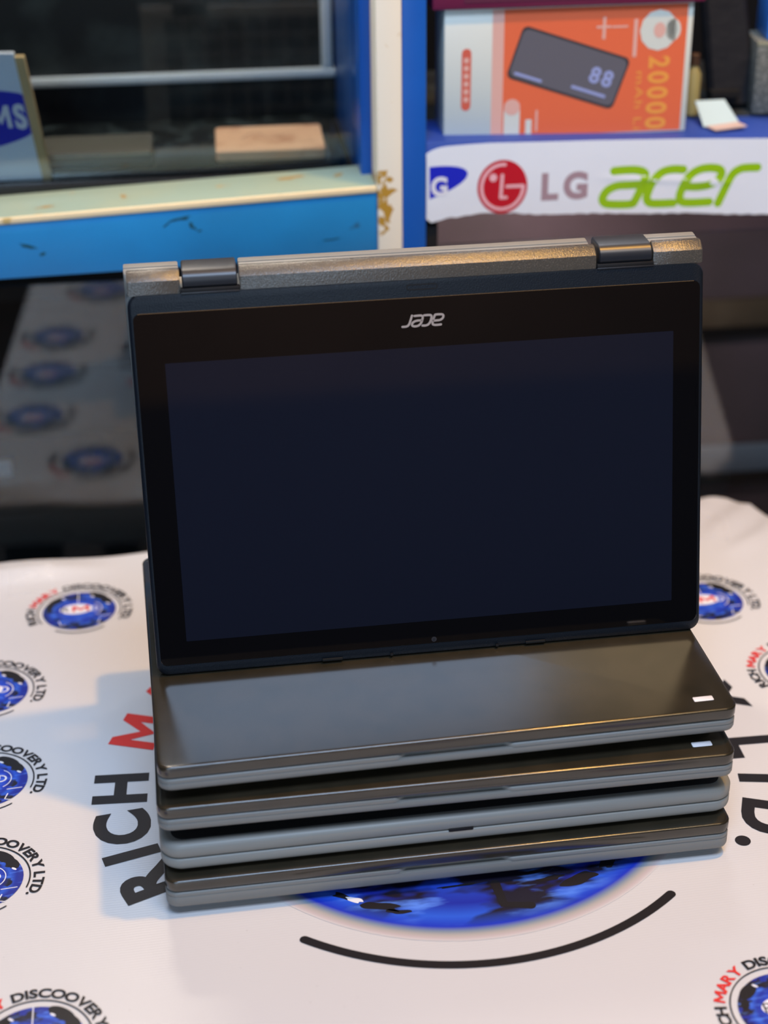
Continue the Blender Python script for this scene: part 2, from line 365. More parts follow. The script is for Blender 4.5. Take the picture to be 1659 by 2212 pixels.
def small_logo():
    mb = MB(); mb.flat = True
    disc(mb, 0, 0, .0235, .0228, 0)
    f = lambda a, b: (a, b, .00005)
    for a0, a1 in ((150, 207), (-20, 116), (236, 305)): ribbon(mb, arc(0, 0, .0268, a0, a1), .0008, 1, f)
    ribbon(mb, arc(0, 0, .0268, 110, 152), .0007, 1, f)
    ring_text(mb, .0285, .0058, 203, -30)
    # black cloud silhouettes on the globe shoulders
    for cx, cy, rx, ry, rt in ((.0125, .0165, .0075, .0035, -.7), (.0175, .0105, .0050, .0030, -1.0), (-.0150, .0135, .0060, .0032, .75), (-.019, .006, .0035, .0020, 1.2), (0.004, -.0195, .006, .0018, .1), (-.009, -.0185, .004, .0016, -.4)):
        disc(mb, cx, cy, rx, ry, 1, f, 20, rt)
    g = lambda a, b: (a, b, .0001)
    disc(mb, -.002, .002, .0105, .0062, 3, g, 30)
    for cx, cy in ((.0085, .0165), (-.0105, .0165), (.0185, .006)): disc(mb, cx, cy, .0016, .0007, 3, g, 10, -.7)
    ribbon(mb, [(-.0005, .0228), (-.0008, .009)], .0005, 3, g)
    ribbon(mb, arc(.006, .001, .0085, -60, 60, 12), .0005, 3, g)
    ribbon(mb, [(.013, -.013), (.0115, -.0175), (.0145, -.0185)], .0006, 3, g)
    ribbon(mb, [(.0125, -.009), (.0205, -.0085)], .0005, 3, g)
    ribbon(mb, [(-.013, -.012), (-.0115, -.0175), (-.009, -.0165)], .0006, 3, g)
    h = lambda a, b: (a, b, .00015)
    put_text(mb, 'M', -.0045, -.0015, .0072, 2, .02, 1.35, fn=h); put_text(mb, 'D', .0058, -.002, .0062, 3, .0, 1.1, fn=h); put_text(mb, 'R', -.0115, -.001, .0062, 1, .0, 1.1, fn=h)
    return mb
sm = None
for i, (x, y, lb) in enumerate([(-.188, .299, 0), (-.242, .214, 0), (-.2400, .125, 0), (-.2400, .042, 0), (-.209, -.075, 0), (.2155, .238, 0), (.2465, .150, 0), (.1335, -.113, 0), (-.06, .30, 0), (.06, .29, 0), (-.16, -.19, 0), (0.02, -.2, 0), (.30, .06, 0)]):
    if sm is None:
        mats = [M['globe'], M['ink'], M['redink'], M['whiteink']]
        sm = small_logo().build('printed_logo', mats, banner, smooth=False)
        o = sm
    else:
        o = sm.copy(); COL.objects.link(o); o.parent = banner
    o.location = (x, y, .0004)
mb = MB(); mb.flat = True
disc(mb, 0, 0, .1350, .1350, 0, n=96)
f = lambda a, b: (a, b, .00005)
ribbon(mb, arc(0, 0, .151, 232.5, 308, 60), .0050, 1, f); ribbon(mb, arc(0, 0, .151, -5, 118, 60), .0050, 1, f); ribbon(mb, arc(0, 0, .151, 140, 190, 30), .0050, 1, f)
ring_text(mb, .163, .030, 205.5, -32.5, .045, 1.0)
# marks near the globe's lower rim
ribbon(mb, [(.008, -.096), (.009, -.112), (.022, -.115)], .0050, 1, f)
def blob(cx, cy, rx, ry, rot, mi, seed, z=.00005):
    rnd = random.Random(seed); P = []
    for k in range(11):
        a = 2*PI*k/11; r_ = rnd.uniform(.55, 1.2); u, v = rx*r_*math.cos(a), ry*r_*math.sin(a)
        P.append((cx+u*math.cos(rot)-v*math.sin(rot), cy+u*math.sin(rot)+v*math.cos(rot)))
    P = catmull(P, 4, True); mb.add([(a, b, z) for a, b in P], [tuple(range(len(P)))], mi)
for q in ((-.052, -.103, .011, .0035, -.35, 1, 1), (-.044, -.108, .006, .002, -.2, 1, 2), (-.070, -.092, .006, .0022, -.6, 1, 3), (-.082, -.079, .004, .002, -.8, 1, 9), (.052, -.099, .012, .0045, .25, 1, 4), (.068, -.091, .005, .003, .7, 1, 5), (.036, -.097, .008, .002, .1, 1, 6), (.078, -.079, .004, .0035, .9, 1, 10), (-.010, -.0945, .016, .0011, .03, 1, 7), (.030, -.091, .012, .0012, .1, 1, 8)): blob(*q)
for q in ((-.064, -.096, .0055, .0018, -.5, 3, 11), (-.076, -.083, .0045, .0013, -.7, 3, 12), (.066, -.084, .0045, .0022, .6, 3, 13),): blob(*q, z=.0001)
mb.build('printed_emblem', [M['bigglobe'], M['ink'], M['redink'], M['whiteink']], banner, smooth=False, loc=(.0115, .0905, .0002))
o = banner.children[-1]
# clear tape at the corners
M['tape'] = mat('clear_tape', (.85, .85, .86), .08, .6, alpha=.12)
for pts, mi in (([(.236, .350), (.262, .345), (.258, .312), (.236, .318)], 0), ([(-.235, .352), (-.205, .356), (-.206, .328), (-.236, .324)], 0)):
    mb = MB(); N_ = 8
    g = []
    for j in range(N_+1):
        for i in range(N_+1):
            a, b = i/N_, j/N_
            x = (1-b)*((1-a)*pts[0][0]+a*pts[1][0])+b*((1-a)*pts[3][0]+a*pts[2][0]); y = (1-b)*((1-a)*pts[0][1]+a*pts[1][1])+b*((1-a)*pts[3][1]+a*pts[2][1])
            g.append((x, y, bz(x, y)+.0007+.0005*math.sin(a*7+b*4)))
    mb.add(g, [(j*(N_+1)+i, j*(N_+1)+i+1, (j+1)*(N_+1)+i+1, (j+1)*(N_+1)+i) for j in range(N_) for i in range(N_)])
    mb.build('clear_tape', M['tape'], banner)

# ================================================================== CLOSED LAPTOPS
W2, DP, PT = .1440, .2056, .0216
def laptop(label, loc, rz, tab=True, foot=0.0, drop=0.0):
    r = empty('closed_laptop', loc, rz)
    tag(r, label, 'laptop', 'closed laptops in the stack')
    mb = MB()
    lo = lambda i: rrect(-W2+i, W2-i, i, DP-i, .0065-i*.5, 6)
    lon = lambda i: rrect(-W2+i, W2-i, i, DP-i, .0065-i*.5, 6, (-.0287, .0295, .0, .004))
    lonn = lambda i: rrect(-W2+i, W2-i, i, DP-i, .0065-i*.5, 6, (-.0287, .0295, .0030, .0050))
    slab(mb, lon, [(.0026, .0068-drop), (.0012, .0074-drop), (.0003, .0082-drop), (0, .0092-drop), (0, .0114), (.0004, .0120)], cap1=False)
    mb2 = [(lon, .0004, .0120), (lonn, 0, .0121), (lonn, 0, .0134), (lonn, .0003, .0140), (lonn, .0010, .0144), (lonn, .0040, .01455)]
    rings = [[(x, y, z) for x, y in fn(i)] for fn, i, z in mb2]; n = len(rings[0])
    fs = [(k*n+i, k*n+(i+1) % n, (k+1)*n+(i+1) % n, (k+1)*n+i) for k in range(len(rings)-1) for i in range(n)]+[tuple(range((len(rings)-1)*n, len(rings)*n))]
    mb.add([v for q in rings for v in q], fs)
    mb.build('base', M['grey'], r, ang=40)
    mb = MB(); slab(mb, lambda i: rrect(-W2+.004+i, W2-.004-i, .012+i, DP-.008-i, .01, 5), [(.006, .0026), (0, .0075)])
    mb.build('underside', M['under'], r)
    for x in (-.115, .115):
        for y in (.028, .185):
            mb = MB(); slab(mb, lambda i: rrect(x-.012+i, x+.012-i, y-.004+i, y+.004-i, .0035, 4), [(0, -foot), (0, .004)]); mb.build('rubber_foot', M['rubber'], r)
    mb = MB(); slab(mb, lambda i: rrect(-W2+.0035+i, W2-.0035-i, .0035+i, DP-.004-i, .005, 4), [(0, .0140), (0, .0156)]); mb.build('seam_gasket', M['black'], r)
    mb = MB(); slab(mb, lo, [(.0012, .0151), (.0002, .0155), (0, .0162), (0, .0206), (.0001, .0209), (.0004, .0213), (.0008, .0215), (.0014, .0216)]); ld = mb.build('lid', M['lid'], r, ang=50)
    if tab:
        mb = MB(); slab(mb, lambda i: rrect(.1236+i, .1338-i, .0086+i, .0124-i, .0006, 3), [(0, .0214), (0, .02175), (.0002, .0219)]); mb.build('indicator_light_bar', M['silver'], ld)
    # hinge barrels at the back
    for x in (-.1035, .1035):
        mb = MB(); extrude_x(mb, [(DP-.006+.0075*math.cos(k*PI/8), .0125+.0065*math.sin(k*PI/8)) for k in range(16)], x-.0135, x+.0135); mb.build('hinge', M['hinge'], r)
    return r
laptop('dark lidded closed laptop on top of the stack, the open laptop standing on its lid', (0, .0036, PT*3), 0)
laptop('dark lidded closed laptop second from the top of the stack', (-.0020, -.0022, PT*2), -.020, foot=.0028)
laptop('dark lidded closed laptop at the bottom of the stack, resting on the banner', (-.0012, -.0046, 0.0008), -.0126, tab=False, drop=.0024, foot=-.0006)
# third one: grey rim all round
r = empty('closed_laptop', (-.0004, .0006, PT-.0026), -.009)
tag(r, 'closed laptop with light grey rims and rounded corners, third down in the stack', 'laptop', 'closed laptops in the stack')
mb = MB(); lo = lambda i: rrect(-W2-.0016+i, W2+.0016-i, i, DP-i, .0105-i*.5, 8)
slab(mb, lo, [(.003, .0058), (.0012, .0064), (.0003, .0074), (0, .0086), (0, .0122), (.0005, .0128), (.0012, .0130)]); mb.build('base', M['greylight'], r, ang=50)
mb = MB(); slab(mb, lambda i: rrect(-W2+.004+i, W2-.004-i, .012+i, DP-.008-i, .01, 5), [(.006, .0024), (0, .0065)]); mb.build('underside', M['under'], r)
for x in (-.115, .115):
    for y in (.028, .185):
        mb = MB(); slab(mb, lambda i: rrect(x-.012+i, x+.012-i, y-.004+i, y+.004-i, .0035, 4), [(0, .0034), (0, .006)]); mb.build('rubber_foot', M['rubber'], r)
mb = MB(); slab(mb, lambda i: rrect(-W2+.001+i, W2-.001-i, .0022+i, DP-.003-i, .008, 6), [(0, .0125), (0, .0140)]); mb.build('seam_gasket', M['black'], r)
mb = MB(); slab(mb, lo, [(.0012, .0136), (.0004, .0139), (0, .0146), (0, .0190), (.0006, .0203), (.0018, .0211), (.0034, .0213), (.0046, .0209)], cap1=True); l3 = mb.build('lid', M['greylight'], r, ang=50)
mb = MB(); slab(mb, lambda i: rrect(-W2+.004+i, W2-.004-i, .0055+i, DP-.0055-i, .007, 6), [(0, .0205), (0, .0213)]); mb.build('lid_panel', M['under'], l3)
mb = MB(); box(mb, -.003, .0095, -.0003, .002, .0124, .0146, bev=.0004); mb.build('latch_slot', M['black'], r)

# ================================================================== THE OPEN LAPTOP STANDING LIKE A TENT
HT = PT*4
TA = .2199
tent = empty('tent_mode_laptop', (.0038, .0774, HT+.0003), -.0197)
tag(tent, 'open convertible laptop standing tent-like on the stack, dark screen facing out upside down', 'laptop')
rd = (-TA, 0, 0)
# slabs made flat then stood up: (x, y, h) -> (x, -h, y); front face at h = 0
up = lambda x, y, h: (x, -h, y)
def standing(name, outline, levels, m, parent, rot=rd, loc=None, ang=45):
    mb = MB(); slab(mb, outline, levels); return mb.build(name, m, parent, fn=up, rot=rot, loc=loc, ang=ang)
fr = standing('display_frame', lambda i: rrect(-W2+i, W2-i, .0006+i*2.6, .1966, .0060-i*.5, 7), [(.0018, -.0068), (.0006, -.0066), (0, -.0058), (0, -.0024), (.0003, -.0012), (.0013, -.00025), (.0019, 0)], M['plast'], tent)
# strips between the hinges (stepped, bevelled top)
def strip(x0, x1, name='hinge_side_strip', ch=.0006):
    mb = MB()
    extrude_x(mb, [(.0012, .1964), (.0010, .2030), (.0016, .2038), (.0046, .2074), (.0060, .2082), (.0075, .2082), (.0075, .1964)], x0, x1, ch=ch)
    return mb.build(name, M['sheenplast'], tent, rot=rd, ang=30)
strip(-W2+.0006, -.1180); strip(-.0890, .0886); strip(.1180, W2-.0006)
gl = standing('screen_glass', lambda i: rrect(-.1418+i, .1418-i, .0064+i, .1878-i, .0035-i*.5, 6), [(0, -.0006), (0, .00015), (.00015, .0003)], M['glass'], tent, ang=20)
o = standing('lcd_panel', lambda i: rrect(-.128, .128, .0189, .1629, .0003, 1), [(0, .0003), (0, .00034)], M['lcd'], tent)
o.parent = gl; gl.rotation_euler = rd; o.rotation_euler = (0, 0, 0)
# raised line around glass at the upper edge, notch lines
mb = MB(); mb.flat = True
acer(mb, 0, 0, .0214, .0060, .0011, 0, lambda a, b: (.0107-a, -.00042, .1791-b))
o = mb.build('screen_logo', M['logo'], gl, smooth=False)
mb = MB(); mb.flat = True
pts = [(.0075*(1 if k in (0, 3) else -1), 0) for k in range(4)]
ol = [(-.0068, .19345), (.0068, .19345), (.0075, .1942), (.0075, .1951), (.0068, .19585), (-.0068, .19585), (-.0075, .1951), (-.0075, .1942), (-.0068, .19345)]
ribbon(mb, ol, .0006, 0, lambda a, b: (a, -.00012, b-.0018)); mb.build('latch_window', M['black'], fr, smooth=False)
mb = MB(); disc(mb, 0, .0086, .0014, .0014, 0, lambda a, b: (a, -.00042, b), 20); disc(mb, 0, .0086, .0006, .0006, 1, lambda a, b: (a, -.0006, b), 16); mb.flat = True; mb.build('webcam', [M['lens'], M['hinge']], gl, smooth=False)
mb = MB(); mb.flat = True; disc(mb, .1412, .1287, .0014, .0062, 0, lambda a, b: (min(a, .1416), -.00045, b), 24); mb.build('edge_notch', M['glass'], gl, smooth=False)
for x in (-.0536, .0541):
    mb = MB(); box(mb, x-.0053, x+.0053, -.0002, .002, .0014, .0028, bev=.0003); mb.build('rubber_bumper', M['rubber'], fr)
for x in (-.0225, .0335):
    mb = MB(); box(mb, x-.0007, x+.0007, -.0002, .0012, .0014, .0026); mb.build('microphone_hole', M['black'], fr)
# hinges
def hinge(x0, x1):
    mb = MB()
    P = [(.0035, .1985), (.0010, .1987), (-.0004, .2000), (-.0009, .2018), (-.0007, .2040), (.0002, .2058), (.0015, .2070), (.0034, .2082), (.0150, .2108), (.0172, .2098), (.0175, .2050), (.012, .1985)]
    extrude_x(mb, P, x0, x1, ch=.0005); h = mb.build('hinge', M['hinge'], tent, rot=rd, ang=30)
    mb = MB(); box(mb, x0-.0010, x1+.0010, -.0003, .0062, .1968, .1988, bev=.0002); mb.build('hinge_recess', M['black'], h)
    mb = MB(); box(mb, x0-.001, x1+.001, -.0006, .0006, .1962, .1969, bev=.0002); mb.build('recess_edge', M['hinge'], h)
hinge(-.1168, -.0902); hinge(.0898, .1168)
# keyboard half leaning back
BL = .2050
TB = .15
rb = (TB, 0, 0); bl = (0, .0855, .0)
# front face (h=0) is the underside of the base, keyboard on the far face
bs = standing('keyboard_base', lambda i: rrect(-W2-.0012+i, W2+.0012-i, .0+i, .1905, .0070-i*.5, 7), [(.0020, -.0138), (.0006, -.0130), (0, -.0120), (0, -.0062), (.0004, -.0058), (.0004, -.0050), (0, -.0046), (0, -.0014), (.0006, -.0004), (.0018, 0)], M['greylight'], tent, rot=rb, loc=bl)
def rail(x0, x1):
    mb = MB()
    extrude_x(mb, [(y_, z_-.0042) for y_, z_ in [(.0004, .1940), (.0004, .2020), (.0016, .2042), (.0030, .2050), (.0058, .2050), (.0060, .2043), (.0066, .2043), (.0068, .2050), (.0112, .2048), (.0132, .2036), (.0138, .2016), (.0138, .1940)]], x0, x1, ch=.0006)
    return mb.build('base_rear_rail', M['greylight'], tent, rot=rb, loc=bl, ang=30)
rail(-W2-.0008, -.1182); rail(-.0886, .0882); rail(.1165, W2+.0008)
mb = MB()
for rI in range(6):
    for c in range(15):
        x = -.125+c*.0168; z = .105+rI*.0145
        if rI == 0 and 4 < c < 9: continue
        box(mb, x, x+.0150, .0136, .0150, z, z+.0125, bev=.0006)
box(mb, -.125+5*.0168, -.125+9*.0168-.0018, .0136, .0150, .105, .1175, bev=.0006)
kb = mb.build('keyboard', M['key'], tent, rot=rb, loc=bl)
mb = MB(); box(mb, -.05, .05, .0136, .0141, .022, .088, bev=.0004); mb.build('touchpad', M['under'], tent, rot=rb, loc=bl)

# ================================================================== THE GLASS CABINET
CTH = -.045
cab = empty('glass_display_cabinet', (0, .40, 0), CTH)
tag(cab, 'blue and cream painted glass display cabinet standing behind the table', 'cabinet')
def paint_mat(name, col, noisecol, specks=None, rough=.4):
    return mat(name, col, rough, .5, noise=(14, noisecol, .35, .7, 6), speck=specks)
def stain_mat():
    m = mat('chipped_cream_paint', (.72, .68, .52), .45, .4)
    nt = m.node_tree; N = nt.nodes; L = nt.links; b = N['Principled BSDF']; tc = N.new('ShaderNodeTexCoord')
    n = N.new('ShaderNodeTexNoise'); n.inputs['Scale'].default_value = 85; n.inputs['Detail'].default_value = 3; n.inputs['Distortion'].default_value = 1.6; L.new(tc.outputs['Object'], n.inputs['Vector'])
    # stain patch kept around one spot of the post
    d = N.new('ShaderNodeVectorMath'); d.operation = 'SUBTRACT'; d.inputs[1].default_value = (.0305, 0, .231); L.new(tc.outputs['Object'], d.inputs[0])
    sc = N.new('ShaderNodeVectorMath'); sc.operation = 'MULTIPLY'; sc.inputs[1].default_value = (120, 0, 34); L.new(d.outputs[0], sc.inputs[0])
    ln = N.new('ShaderNodeVectorMath'); ln.operation = 'LENGTH'; L.new(sc.outputs[0], ln.inputs[0])
    mr = N.new('ShaderNodeMapRange'); mr.inputs[1].default_value = 1.15; mr.inputs[2].default_value = .2; mr.inputs[3].default_value = 0; mr.inputs[4].default_value = .34; L.new(ln.outputs['Value'], mr.inputs[0])
    ad = N.new('ShaderNodeMath'); ad.operation = 'ADD'; L.new(n.outputs['Fac'], ad.inputs[0]); L.new(mr.outputs[0], ad.inputs[1])
    r = N.new('ShaderNodeMapRange'); r.inputs[1].default_value = .70; r.inputs[2].default_value = .75; L.new(ad.outputs[0], r.inputs[0])
    mx = N.new('ShaderNodeMix'); mx.data_type = 'RGBA'; mx.inputs[6].default_value = (.74, .71, .60, 1); mx.inputs[7].default_value = (.42, .24, .03, 1)
    L.new(r.outputs[0], mx.inputs[0]); L.new(mx.outputs[2], b.inputs['Base Color'])
    return m
M['cream'] = stain_mat()
M['ledge'] = mat('worn_pale_green_paint', (.24, .33, .28), .4, .4, noise=(22, (.26, .33, .26), .4, .6), speck=(34, (.33, .25, .10), .66))
M['lip'] = mat('cream_lip', (.72, .62, .40), .5, .4, speck=(60, (.5, .38, .16), .68))
M['blueL'] = mat('scuffed_light_blue_paint', (.016, .25, .60), .35, .5, noise=(9, (.016, .19, .45), .35, .7, 6), speck=(40, (.02, .05, .09), .72))
M['blueP'] = mat('deep_blue_paint', (.006, .10, .46), .4, .5, noise=(10, (.006, .085, .40), .4, .6))
M['blueD'] = mat('navy_edge_paint', (.025, .065, .34), .4, .5)
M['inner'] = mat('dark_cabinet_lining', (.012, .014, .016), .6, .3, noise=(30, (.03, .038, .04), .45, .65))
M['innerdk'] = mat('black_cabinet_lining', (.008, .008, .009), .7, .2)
M['alu'] = mat('aluminium_rail', (.68, .76, .86), .35, .5, metal=.2)
M['rail2'] = mat('dull_grey_rail', (.26, .31, .37), .4, .4)
M['wood2'] = mat('raw_wood_edge', (.17, .12, .075), .6, .3, noise=(30, (.13, .09, .055), .4, .6))
def pane_mat(name, tint, ior):
    m = bpy.data.materials.new(name); m.use_nodes = True; nt = m.node_tree; N = nt.nodes; L = nt.links; N.clear()
    o = N.new('ShaderNodeOutputMaterial'); mx = N.new('ShaderNodeMixShader'); fr_ = N.new('ShaderNodeFresnel'); fr_.inputs[0].default_value = ior
    t_ = N.new('ShaderNodeBsdfTransparent'); t_.inputs[0].default_value = (*tint, 1); g_ = N.new('ShaderNodeBsdfGlossy'); g_.inputs['Roughness'].default_value = .012
    L.new(fr_.outputs[0], mx.inputs[0]); L.new(t_.outputs[0], mx.inputs[1]); L.new(g_.outputs[0], mx.inputs[2]); L.new(mx.outputs[0], o.inputs[0])
    return m
M['cglass'] = pane_mat('cabinet_glass', (.93, .97, .97), 1.62)
M['trk'] = mat('black_glass_track', (.010, .011, .013), .2, .5)
def part(name, bx, m, parent=None, bev=.0006, zf=None):
    mb = MB(); box(mb, *bx, bev=bev)
    return mb.build(name, m, parent or cab, fn=zf)
# posts
part('cream_post', (.0262, .0424, -.008, .024, FZ, .75), M['cream'], bev=.001)
part('blue_post', (.0425, .0580, -.0078, .024, FZ, .75), M['blueP'], bev=.001)
# left shelf board: nearly level, a little wedge shaped
def zl(z0, z1, s0, s1):
    def f(x, y, z):
        t_ = (z-z0)/(z1-z0); return (x, y, z+(x-.022)*(s0*(1-t_)+s1*t_))
    return f
part('shelf_board', (-.62, .0260, -.006, .045, .1965, .2405), M['blueL'], zf=zl(.1965, .2405, .020, .042))
part('shelf_ledge', (-.62, .0255, -.0048, .046, .2405, .2416), M['ledge'], bev=.0003, zf=zl(.24, .242, .042, .042))
part('shelf_lip', (-.62, .0258, -.0075, -.0048, .2385, .2425), M['lip'], bev=.0006, zf=zl(.2385, .2425, .042, .042))
def ragged(cx, cy, rx, ry, rot, seed):
    rnd = random.Random(seed); P = []
    for k in range(12):
        a = 2*PI*k/12; r_ = rnd.uniform(.45, 1.25); u, v = rx*r_*math.cos(a), ry*r_*math.sin(a)
        P.append((cx+u*math.cos(rot)-v*math.sin(rot), cy+u*math.sin(rot)+v*math.cos(rot)))
    return catmull(P, 4, True)
M['scuff'] = mat('dark_green_scuff', (.012, .075, .11), .5, .3); M['ochre'] = mat('ochre_stain', (.30, .22, .09), .5, .3)
for q in ((-.102, .2265, .0075, .0013, .15, 1), (-.0945, .2215, .0030, .0016, -.9, 2), (-.090, .2180, .0020, .0008, .4, 3), (-.1105, .2235, .003, .0008, .6, 4), (-.200, .2130, .006, .0010, -.3, 5), (-.1915, .2075, .0020, .0014, .2, 6), (-.004, .208, .009, .0007, .1, 7)):
    mb = MB(); mb.flat = True; P_ = ragged(*q); mb.add([(a, -.0062, b) for a, b in P_], [tuple(range(len(P_)))]); mb.build('paint_scuff', M['scuff'], cab, smooth=False)
for q in ((-.028, .030, .012, .0035, .1, 11), (.004, .028, .003, .0055, -.3, 12), (-.138, .020, .003, .0050, .4, 13), (-.188, .012, .007, .0025, .1, 14)):
    mb = MB(); mb.flat = True; P_ = ragged(*q); mb.add([(a, b, .2418+(a-.022)*.042) for a, b in P_], [tuple(range(len(P_)))]); mb.build('paint_stain', M['ochre'], cab, smooth=False)
# left compartment
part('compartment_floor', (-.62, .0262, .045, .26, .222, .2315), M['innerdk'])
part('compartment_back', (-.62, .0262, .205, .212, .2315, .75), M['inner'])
part('compartment_side', (.0190, .0262, .024, .205, .2315, .75), M['blueP'])
part('rear_rail', (-.62, .0185, .1985, .2048, .2650, .2715), M['alu'], bev=.001)
part('rear_stile', (.0085, .0165, .1985, .2048, .2716, .75), M['alu'], bev=.001)
part('sliding_track', (-.62, .0186, .0465, .0535, .2316, .2375), M['trk'], bev=.0008)
part('upper_glass', (-.62, .0186, .0560, .0595, .2330, .75), M['cglass'], bev=0)
part('compartment_top', (-.62, .62, -.006, .26, .75, .77), M['blueD'])
# right shelf board
zr = zl(.224, .272, -.040, -.028)
part('shelf_board', (.0581, .62, -.004, .05, .224, .2705), M['blueD'], zf=zr)
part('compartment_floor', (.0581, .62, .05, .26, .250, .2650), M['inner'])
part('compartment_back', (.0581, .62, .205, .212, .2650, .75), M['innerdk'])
part('compartment_side', (.0581, .0610, .05, .205, .2650, .75), M['blueP'])
# lower compartments behind glass
part('lower_glass', (-.62, .0260, .0, .004, FZ+.08, .184), M['cglass'], bev=0)
part('lower_glass', (.0582, .62, .0, .004, FZ+.08, .198), M['cglass'], bev=0)
part('lower_frame', (.0582, .0665, -.003, .006, FZ+.08, .214), M['innerdk'])
M['mauverefl'] = mat('mauve_painted_reflection', (.16, .11, .12), .6, .3, noise=(7, (.10, .075, .075), .35, .65))  # pinkish reflection in the glass put into this added panel's colour
part('reflection_tone_panel', (.0667, .62, .25, .255, -.40, .205), M['mauverefl'])
part('lower_rail', (-.62, -.262, .243, .249, -.074, -.060), M['rail2'])
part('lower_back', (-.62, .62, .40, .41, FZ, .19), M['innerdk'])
part('lower_side', (-.63, -.62, -.006, .41, FZ, .77), M['blueD'])
part('lower_side', (.62, .63, -.006, .41, FZ, .77), M['blueD'])
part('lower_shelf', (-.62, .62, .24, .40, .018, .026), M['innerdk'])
part('shelf_edge_strip', (.02, .62, .236, .2405, .030, .055), M['wood2'])
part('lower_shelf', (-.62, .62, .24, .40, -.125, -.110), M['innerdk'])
part('shelf_edge_strip', (.02, .62, .236, .2405, -.110, -.084), M['rail2'])
part('plinth', (-.62, .62, -.006, .40, FZ, FZ+.08), M['blueD'])

# ------------------------------------------------------------------ things in and on the cabinet
def croot(name, loc, label, cat, rz=0.0, group=None):
    c, s = math.cos(CTH), math.sin(CTH)
    o = empty(name, (loc[0]*c-loc[1]*s, .40+loc[0]*s+loc[1]*c, loc[2]), CTH+rz)
    return tag(o, label, cat, group)
# brand strip
M['paper'] = mat('white_sticker_paper', (.74, .79, .86), .3, .5, bump=(30, .25, .002))
M['samblue'] = mat('royal_blue_ink', (.012, .02, .52), .35, .5)
M['lgred'] = mat('crimson_ink', (.50, .006, .02), .35, .5)
M['lggrey'] = mat('grey_rose_ink', (.36, .25, .29), .4, .4)
M['green'] = mat('lime_green_ink', (.28, .52, .006), .35, .5)
sg = croot('brand_name_strip', (0, -.0052, 0), 'white paper strip with electronics brand logos stuck along the right shelf edge', 'sign')
top = [(.0595, .2629), (.0655, .2652), (.0701, .2661), (.085, .2668), (.1002, .2672), (.135, .2665), (.1704, .2660), (.23, .2645), (.2852, .2624), (.45, .257)]
bot = [(.0575, .2172), (.0620, .2162), (.0658, .2168), (.0700, .2188), (.0797, .2193), (.095, .2213), (.1150, .2205), (.13, .2186), (.1448, .2180), (.17, .2176), (.2077, .2155), (.235, .2148), (.2605, .2126), (.2905, .2111), (.45, .205)]
mb = MB(); NS = 120
def interp(T, x):
    for a, b in zip(T, T[1:]):
        if x <= b[0]: t_ = max(0, (x-a[0])/(b[0]-a[0])); return a[1]+(b[1]-a[1])*t_
    return T[-1][1]
def sy(x, z): return -.0012-.0007*math.exp(-((z-.2385-(.21-x)*.08)/.0016)**2)*(1 if .17 < x < .27 else 0)*min(1, abs(x-.17)*60, abs(.27-x)*60)
G = []; NV = 24
for i in range(NS+1):
    x = .0585+(.45-.0585)*(i/NS)
    a, b = interp(bot, x)+.0004*math.sin(x*900)*math.sin(x*310), interp(top, x)
    if i == 0: a += .002; b -= .001
    for j in range(NV+1):
        z = a+(b-a)*j/NV; G.append((x, sy(x, z), z))
fsf = [(i*(NV+1)+j, (i+1)*(NV+1)+j, (i+1)*(NV+1)+j+1, i*(NV+1)+j+1) for i in range(NS) for j in range(NV)]
mb.add(G, fsf)
ob = [(x, .0008, z) for x, y, z in G]
mb.add(ob, [tuple(reversed(f_)) for f_ in fsf])
pw = mb.build('paper_strip', M['paper'], sg, ang=60)
k_ = lambda d: (lambda a, b: (a, sy(a, b)-.00008-d, b))
mb = MB(); mb.flat = True
# cut blue ellipse with the letter G
n_ = 60; E_ = []
for k in range(n_):
    a = 2*PI*k/n_; ex, ez = .0470*math.cos(a), .0118*math.sin(a); rt = .22
    x = .0395+ex*math.cos(rt)-ez*math.sin(rt); z = .2385+ex*math.sin(rt)+ez*math.cos(rt)
    E_.append((max(x, .0592), z))
E_ = [e for e in E_ if e[0] > .0592] ; E_.sort(key=lambda e: math.atan2(e[1]-.244, e[0]-.064))
lo_ = min(E_, key=lambda e: (e[0], e[1])); 
mb.add([k_(0)(*e) for e in E_], [tuple(range(len(E_)))], 0)
put_text(mb, 'G', .0614, .2338, .0130, 1, .04, .9, fn=k_(.0001))
mb.build('blue_oval_logo', [M['samblue'], M['whiteink']], sg, smooth=False)
mb = MB(); mb.flat = True; cx, cz = .1085, .2383
disc(mb, cx, cz, .0166, .0180, 0, k_(0))
el = lambda r, a0, a1, n=40: [(cx+(x-cx), cz+(y-cz)*1.08) for x, y in arc(cx, cz, r, a0, a1, n)]
ribbon(mb, el(.0138, 84, 356), .0021, 1, k_(.0001)); ribbon(mb, [(cx+.0030, cz+.0002), (cx+.0138, cz+.0002)], .0021, 1, k_(.00012))
ribbon(mb, [(cx-.0002, cz+.0078), (cx-.0010, cz-.0072)], .0021, 1, k_(.0001)); ribbon(mb, [(cx-.0010, cz-.0072), (cx+.0026, cz-.0072)], .0021, 1, k_(.00012))
disc(mb, cx-.0062, cz+.0064, .0025, .0027, 1, k_(.0001), 20)
mb.build('red_circle_logo', [M['lgred'], M['pinkink']], sg, smooth=False)
mb = MB(); mb.flat = True; put_text(mb, 'LG', .1345, .2277, .0185, 0, .05, 1.0, gap=.14, fn=k_(0), fitw=.0310); mb.build('grey_letters', M['lggrey'], sg, smooth=False)
mb = MB(); mb.flat = True
acer(mb, .1737, .2215, .1075, .0270, .0056, 0, lambda a, b: k_(0)(a, b-.022*(a-.1737))); mb.build('green_word_logo', M['green'], sg, smooth=False)

